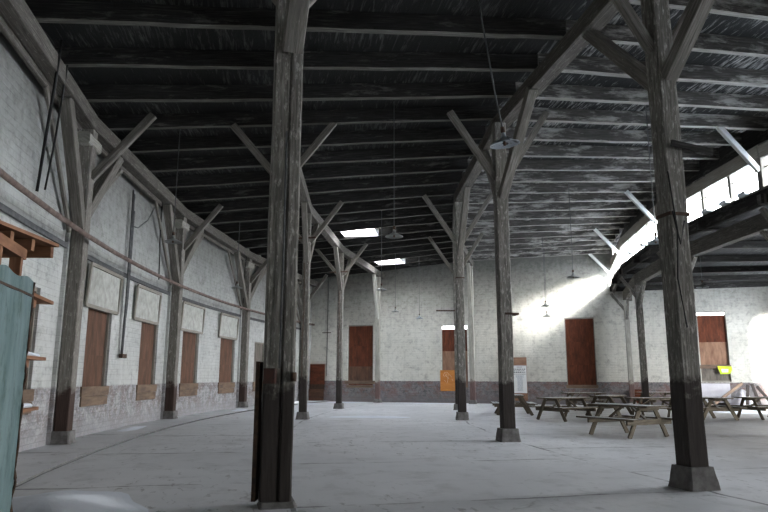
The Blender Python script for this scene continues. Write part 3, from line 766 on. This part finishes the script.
for o, (loc, pr, lab, rr, off) in zip(lamps, LP):
    o.location = loc; o['label'] = lab; o['category'] = 'lamp'; o['group'] = 'hanging lamps'
    rc = math.hypot(loc[0]-CX, loc[1]-CY)
    zt = (jz(rc)+.38 if rc > 48 else 6.5) - loc[2]
    m_ = MB().tube([(0,0,.25), (off[0]*.2, 0, .6), (off[0], off[1], zt)], rr, 6).build('hanging_rod', M['conduit'], o)
    if loc[2] == 4.93 and off[0]: o.rotation_euler = (R(4), R(-7), 0)

# ------------------------------------------------------------------ picnic tables
def table_proto():
    root = thing('picnic_table', (0,0,0), '', 'table')
    L = 1.85
    mb = MB()
    for i in range(5): mb.bar((-L/2, -.29+i*.145, .745), (L/2, -.29+i*.145, .745), .138, .04, ch=.006)
    mb.build('tabletop', M['table'], root)
    for s in (-1, 1):
        mb = MB()
        for i in (0, 1): mb.bar((-L/2, s*(.62+i*.145), .44), (L/2, s*(.62+i*.145), .44), .138, .04, ch=.006)
        mb.build('bench_seat', M['table'], root)
    for e in (-.62, .62):
        for s in (-1, 1):
            MB().bar((e, s*.24, .725), (e, s*.66, 0), .045, .12, up=(0,1,0), ch=.005).build('leg', M['table'], root)
        MB().bar((e+.045, -.77, .375), (e+.045, .77, .375), .045, .13, ch=.005).build('seat_bearer', M['table'], root)
        MB().bar((e+.045, -.34, .69), (e+.045, .34, .69), .045, .09, ch=.005).build('top_cleat', M['table'], root)
        MB().bar((e, 0, .40), (e*.25, 0, .70), .08, .04).build('diagonal_strut', M['table'], root)
    return root
tp = table_proto()
TB = [((6.45,17.7,0), -62, 'closest picnic table, turned diagonally, between the lone middle column and the right column'),
 ((6.5,24.0,0), 30, 'picnic table behind the closest one and right of the lone middle column'),
 ((5.35,27.5,0), 84, 'picnic table half hidden behind the lone middle column, below the poster'),
 ((9.1,26.9,0), 50, 'snow topped picnic table turned cornerwise behind the closest one'),
 ((9.8,24.0,0), -3, 'long side on snow topped picnic table just left of the right column'),
 ((11.95,24.6,0), 98, 'picnic table partly hidden by the right column, below the lime yellow sign'),
 ((14.35,25.1,0), 8, 'picnic table cut by the right edge of the view'),
 ((9.5,31.6,0), 2, 'small looking distant picnic table before the tall boarded window'),
 ((13.7,33.3,0), 10, 'far picnic table near the end wall, left of the right column')]
for i, (loc, yaw, lab) in enumerate(TB):
    o = tp if i == 0 else copy_tree(tp)
    o.location = loc; o.rotation_euler = (0,0,R(yaw)); o.scale = (1.05,)*3; o['label'] = lab; o['group'] = 'picnic tables'

# ------------------------------------------------------------------ boards, poster, sign by the end wall
rt = thing('leaning_plywood', FE(65.7,0,-.3), 'tall plywood piece leaning in the left far corner, orange red above and brown below', 'board')
MB().bar(FE(66.1,1.66,-.14), FE(65.1,1.66,-.14), .03, 1.28).build('upper_board', M['ply_red'], rt, rt.location)
MB().bar(FE(66.1,.86,-.19), FE(65.1,.86,-.19), .03, .36).build('dark_board', M['iron'], rt, rt.location)
MB().bar(FE(66.1,.38,-.25), FE(65.1,.38,-.25), .03, .74).build('lower_board', M['ply_brown'], rt, rt.location)
# orange board with faint chalk drawing
rt = thing('orange_board', FE(57.2,.72,-.1), 'upright orange board with faint white chalk marks under the second end wall window', 'board')
ob = MB().bar(FE(57.66,1.31,-.06), FE(56.76,1.31,-.06), .03, 1.22).build('board', M['orange'], rt, rt.location)
mb = MB(); F = lambda x, z: FE(57.66-x, .70+z, -.085)
for s_ in ([(.2,.95),(.28,1.08),(.42,1.10),(.5,1.0),(.46,.85),(.52,.7)], [(.2,.95),(.25,.82)], [(.35,1.02),(.33,.88),(.44,.8),(.45,.6),(.4,.45)], [(.56,.95),(.7,.8)], [(.7,.7),(.75,.6)], [(.25,.62),(.33,.55)], [(.3,.9),(.42,.95)]):
    mb.tube([F(*p) for p in s_], .011, 5)
mb.build('chalk_drawing', M['chalk'], ob, rt.location)
# poster on its board
rt = thing('poster_board', FE(53.0,.5,-.3), 'tall orange brown board with a white printed poster behind the lone middle column', 'poster')
MB().bar(FE(53.55,1.42,-.22), FE(52.55,1.42,-.22), .05, 2.45).build('board', M['ply_tan'], rt, rt.location)
pb = MB().bar(FE(53.37,1.40,-.255), FE(52.57,1.40,-.255), .012, 1.55).build('poster', M['paper'], rt, rt.location)
mb = MB(); rn = random.Random(3)
rows = [(2.09,.30,.035),(1.97,.66,.05),(1.90,.62,.03),(1.80,.70,.06),(1.69,.68,.03)]
for z, wd, h in rows:
    x = 52.97+wd/2
    while x > 52.97-wd/2+.02:
        l = rn.uniform(.05,.12); mb.bar(FE(x,z,-.264), FE(max(x-l, 52.97-wd/2),z,-.264), .004, h*rn.uniform(.6,1)); x -= l+.03
mb.build('poster_heading', M['ink'], pb, rt.location)
mb = MB(); z = 1.60
while z > .72:
    wd = .30 if z < 1.5 else .46
    x = 52.95+wd/2
    while x > 52.95-wd/2+.02:
        l = rn.uniform(.03,.09); mb.bar(FE(x,z,-.264), FE(max(x-l, 52.95-wd/2),z,-.264), .004, .018); x -= l+.02
    z -= .042
mb.build('poster_lines', M['inkb'], pb, rt.location)
# lime sign with white label
rt = thing('lime_sign', FE(42.3,1.9,-.05), 'lime yellow card with a white label hanging on the boarded window at the right', 'sign')
def poly(name, pts, d, th, mat, root):
    mb = MB(); f = [FE(r_, z, d) for r_, z in pts]; b = [FE(r_, z, d+th) for r_, z in pts]
    uv = [(p[0], p[1]) for p in pts]; mb.face(f, uv); mb.face(b[::-1], uv[::-1])
    for i in range(len(pts)):
        j = (i+1) % len(pts); mb.face([f[i], f[j], b[j], b[i]], [(0,0),(1,0),(1,1),(0,1)])
    return mb.build(name, mat, root, ORG)
ORG = rt.location.copy()
cd = poly('card', [(42.62,2.13), (41.93,2.10), (41.92,1.95), (42.03,1.72), (42.50,1.70)], -.09, .015, M['lime'], rt)
ls = poly('label_strip', [(42.44,1.98), (42.10,1.97), (42.12,1.80), (42.42,1.80)], -.098, .007, M['paper'], cd)
mb = MB(); mb.bar(FE(42.40,1.91,-.100), FE(42.15,1.91,-.100), .003, .03); mb.build('small_print', M['inkb'], cd, rt.location)
# white sheets and leaning planks below that window
rt = thing('white_sheet', FE(42.9,0,-.3), 'pale lavender white panel standing under the boarded window at the right', 'sheet')
MB().bar(FE(43.55,.72,-.12), FE(42.1,.72,-.12), .05, 1.0).build('panel', M['white'], rt, rt.location)
mb = MB(); c0 = FE(41.7,0,-.9)
prof = [(.62,0), (.55,.25), (.40,.5), (.26,.75), (.12,.9), (0,.94)]
for (r0, z0), (r1, z1) in zip(prof, prof[1:]):
    for k in range(22):
        def q(r_, z, k):
            t = 2*math.pi*k/22; w = r_*(1+.10*math.sin(5*t)+.05*math.sin(9*t+1)); return c0 + Vector((w*math.cos(t)*1.0, w*math.sin(t)*.6, z))
        mb.face([q(r0,z0,k), q(r0,z0,k+1), q(r1,z1,k+1), q(r1,z1,k)], [(0,0),(1,0),(1,1),(0,1)], True)
tag(mb.build('draped_cloth', M['white'], None, c0), 'pale cloth draped in a tent shape beside the leaning planks at the right end wall', 'cloth')
for i, (dx0, dx1, zt, lab, mt) in enumerate(((-.15,-2.1,1.25,'long pale plank sloping down to the left in front of the draped cloth','sill'), (.10,-.25,1.15,'brown plank leaning upright, left of the three beside the cloth','post'), (.30,.42,1.2,'brown plank leaning upright, middle of the three beside the cloth','post'), (.52,1.1,1.1,'brown plank leaning upright, right of the three beside the cloth','post'))):
    t_ = c0+Vector((dx0,-.35-.03*i,zt)); b_ = c0+Vector((dx1,-.75-.04*i,.06))
    mb = MB(); mb.bar(b_, t_, .14, .05, up=(0,1,0)); tag(mb.build('leaning_plank', M[mt], None, b_), lab, 'plank', 'planks leaning at the right end wall')
# small brown crate on low legs at the end wall
rt = thing('wooden_crate', FE(46.6,0,-.45), 'small reddish brown crate standing at the end wall behind the free standing dark post', 'crate')
mb = MB()
for z in (.2, .48, .76): mb.bar(FE(46.9,z,-.25), FE(46.3,z,-.25), .03, .24)
mb.build('front_slats', M['ply_red'], rt, rt.location)
mb = MB()
for rr in (46.88, 46.32): mb.bar(FE(rr,.48,-.24), FE(rr,.48,-.03), .03, .84)
mb.build('side_panels', M['ply_brown'], rt, rt.location)

# ------------------------------------------------------------------ green shed at the left edge
gs = thing('green_shed', (-3.4,3.2,0), 'teal green sheet metal shed with orange timber framing at the left edge', 'shed')
ga, gb = Vector((-3.05,5.6,0)), Vector((-2.43,3.1,0))       # front face, far corner then toward the viewer
gd = (gb-ga).normalized(); gn = Vector((gd.y, -gd.x, 0)); gn = -gn if gn.x > 0 else gn     # gn points to the outer wall
ga2 = ga; H = 2.30
def sheet(p, d, L, z0, z1, name, amp=.012, per=.14, top=.02):
    mb = MB(); nn = int(L/.035); out = Vector((d.y, -d.x, 0))
    def pt(i, z): 
        s = i*L/nn; return p + d*s + out*amp*math.sin(2*math.pi*s/per) + Vector((0,0,z))
    for i in range(nn):
        t0 = z1+top*math.sin(i*.35)+top*.6*math.sin(i*.13); t1 = z1+top*math.sin((i+1)*.35)+top*.6*math.sin((i+1)*.13)
        u = i*L/nn; u1 = (i+1)*L/nn
        mb.face([pt(i,z0), pt(i+1,z0), pt(i+1,t1), pt(i,t0)], [(z0,u),(z0,u1),(z1,u1),(z1,u)], True)
        mb.face([pt(i,z0)-out*.01, pt(i+1,z0)-out*.01, pt(i+1,t1)-out*.01, pt(i,t0)-out*.01][::-1], [(z0,u),(z0,u1),(z1,u1),(z1,u)][::-1], True)
    return mb.build(name, M['green'], gs, gs.location)
sheet(ga, gd, 3.4, .05, H, 'front_sheet', .005, .5, .02)
sheet(ga, gn, 1.9, .05, H-.05, 'end_sheet', .014, .12, .01)
MB().bar(ga+Vector((0,0,H-.12))-gn*.012, ga+gd*3.4+Vector((0,0,H-.12))-gn*.012, .012, .02).build('seam_strip', M['iron'], gs, gs.location)
mb = MB(); mb.tube([ga+Vector((.012+.012*math.sin(z*22)*(1 if (z<.75 or 1.25<z<1.75) else .3),0,z)) for z in arange(.05,H,.035)], .012, 6); mb.build('corner_edge', M['iron'], gs, gs.location)
for i in range(7):
    s = .10+.55*i
    p = ga+gd*s+gn*.12
    MB().bar(p+Vector((0,0,.05)), p+Vector((0,0,2.50)), .09, .06, up=gd).build('stud', M['lumber'], gs, gs.location)
MB().bar(ga+gn*.12+Vector((0,0,2.54)), ga+gd*3.6+gn*.12+Vector((0,0,2.54)), .10, .09).build('top_plate', M['lumber'], gs, gs.location)
MB().bar(ga+gn*1.8+Vector((0,0,2.4)), ga+gd*3.6+gn*1.8+Vector((0,0,2.4)), .03, .8).build('back_board', M['lumber'], gs, gs.location)
for i in range(9):
    y_ = 5.93-.33*i
    MB().bar(Vector((-3.08,y_,2.63)), Vector((-5.0,y_,2.63)), .05, .10).build('roof_joist_tail', M['lumber'], gs, gs.location)
for i in range(4):
    y_ = 6.02-.55-.95*i
    MB().bar(Vector((-4.05,y_+.5,2.70+.006*i)), Vector((-4.05,y_-.5,2.70+.006*i)), 2.02, .03).build('roof_board', M['lumber'], gs, gs.location)
for z, l in ((2.20,.74), (1.66,.66), (1.21,.56)):
    es = MB().bar(ga-gd*.02+gn*.10+Vector((0,0,z)), ga-gd*l+gn*.10+Vector((0,0,z)), .22, .03).build('end_shelf', M['lumber'], gs, gs.location)
    MB().bar(ga-gd*.02+gn*.08+Vector((0,0,z-.05)), ga-gd*l*.55+gn*.08+Vector((0,0,z-.05)), .04, .07).build('shelf_bracket', M['lumber'], es, gs.location)
    if z > 2: continue
    mb = MB(); mb.bar(ga-gd*.02+gn*.10+Vector((0,0,z+.038)), ga-gd*(l-.12)+gn*.10+Vector((0,0,z+.026)), .17, .04, ch=.015, seg=3, jit=.006)
    tag(mb.build('shelf_snow', M['snow'], None, ga+Vector((0,0,z))), 'snow lying on the %s plank shelf of the green shed' % ('upper' if z > 1.5 else 'lower'), 'snow', 'snow on the shed shelves')

# ------------------------------------------------------------------ snow drifts
def drift(c, rx, ry, h, rz, label):
    mb = MB(); N_, K = 10, 36; c = Vector(c); ph = random.random()*6
    def p(i, k):
        t = 2*math.pi*k/K; q = i/N_; w = 1+.16*math.sin(2*t+ph)+.09*math.sin(3*t+2*ph)+.05*math.sin(7*t+ph)
        x, y = q*rx*w*math.cos(t), q*ry*w*math.sin(t)
        z = h*(.5+.5*math.cos(math.pi*q)) + .0015
        return c + Vector((x*math.cos(rz)-y*math.sin(rz), x*math.sin(rz)+y*math.cos(rz), z))
    for i in range(N_):
        for k in range(K):
            pts = [p(i,k), p(i+1,k), p(i+1,k+1), p(i,k+1)] if i else [p(0,k), p(1,k), p(1,k+1)]
            mb.face(pts, [(0,0)]*len(pts), True)
    return tag(mb.build('snow_drift', M['snow'], None, c), label, 'snow')
drift((-3.75,7.6,0), 1.0, 1.7, .17, .25, 'white snow drift on the floor at the foot of the green shed')
drift((-.5,25.5,0), 1.35, .8, .05, 0, 'small oval snow patch on the floor between the slim left row column and the centre')  # low white mound with an oval outline
drift((-2.1,39.5,0), 1.3, .7, .05, -.3, 'low snow drift along the foot of the end wall, left part')
drift((3.3,38.2,0), 1.6, .5, .05, -.3, 'low snow drift along the foot of the end wall, centre part')
drift((-4.3,37.4,0), 1.0, .8, .06, 0, 'bright snow drift on the floor in the far left corner')
drift(V(65.2,6.4,.04), .28, 1.1, .06, .1, 'strip of snow against the left wall before the third wall post')
drift(V(65.6,-2.9,.04), .25, .9, .05, .05, 'thin strip of snow against the left wall between the first two posts')
drift((17.0,30.2,0), 3.0, 1.6, .08, 0, 'bright snow blown in across the floor at the right edge')

# ------------------------------------------------------------------ daylight
w = bpy.data.worlds.new('overcast winter sky'); sc.world = w; w.use_nodes = True; nt = w.node_tree; nn = N(nt)
bg = nt.nodes['Background']
g = nn.n('ShaderNodeTexCoord').outputs['Generated']
zc = nn.sep(g)[2]
nn.link(nn.ramp(nn.maprange(zc, 0, .8), [(0.0, (1.0,.99,.97)), (1.0, (.84,.90,1.0))]), bg.inputs[0]); bg.inputs[1].default_value = 5.5
# low hazy winter sun, coming in over the court
sun = bpy.data.lights.new('sun', 'SUN'); sun.energy = 15; sun.angle = R(13); sun.color = (1, .96, .90)
so = bpy.data.objects.new('sun', sun); COL.objects.link(so)
el = R(10.8); d = Vector((-.129*math.cos(el), .991*math.cos(el), -math.sin(el)))
so.rotation_euler = d.to_track_quat('-Z', 'Y').to_euler(); so.location = (10, -20, 20)
# sampling portals in the openings (they give off no light themselves)
def portal(c, nrm, w_, h_):
    l = bpy.data.lights.new('portal', 'AREA'); l.shape = 'RECTANGLE'; l.size = w_; l.size_y = h_; l.cycles.is_portal = True
    o = bpy.data.objects.new('portal', l); COL.objects.link(o); o.location = c
    z = -nrm.normalized(); y = Vector((0,0,1)); x = y.cross(z).normalized()
    o.rotation_euler = Matrix((x, y, z)).transposed().to_euler()
for k in range(0, 4):
    a = ang(k)+DA/2
    portal(V(rsa(a)-.12, a, 7.11), rad(a), 6.3, .9)
for i, (d0, d1, z0, z1) in enumerate(doors):
    if i in SHUT_FOR_LIGHT: continue
    a = (d0+d1)/2; portal(V(RI-.2, a, 2.65), rad(a), (d1-d0)*.672, 5.3)

# ------------------------------------------------------------------ camera
cam = bpy.data.cameras.new('camera'); co = bpy.data.objects.new('camera', cam); COL.objects.link(co); sc.camera = co
cam.sensor_width = 36; cam.lens = 650.611/768*36; cam.clip_end = 500
co.location = (0, 0, 1.5)
th, ro = R(10.544), R(-.163)
co.rotation_euler = (Matrix.Rotation(math.pi/2+th, 3, 'X') @ Matrix.Rotation(-ro, 3, 'Z')).to_euler()
vs = sc.view_settings; vs.view_transform = 'Standard'; vs.look = 'None'; vs.exposure = 2.75; vs.gamma = 1; vs.use_curve_mapping = False
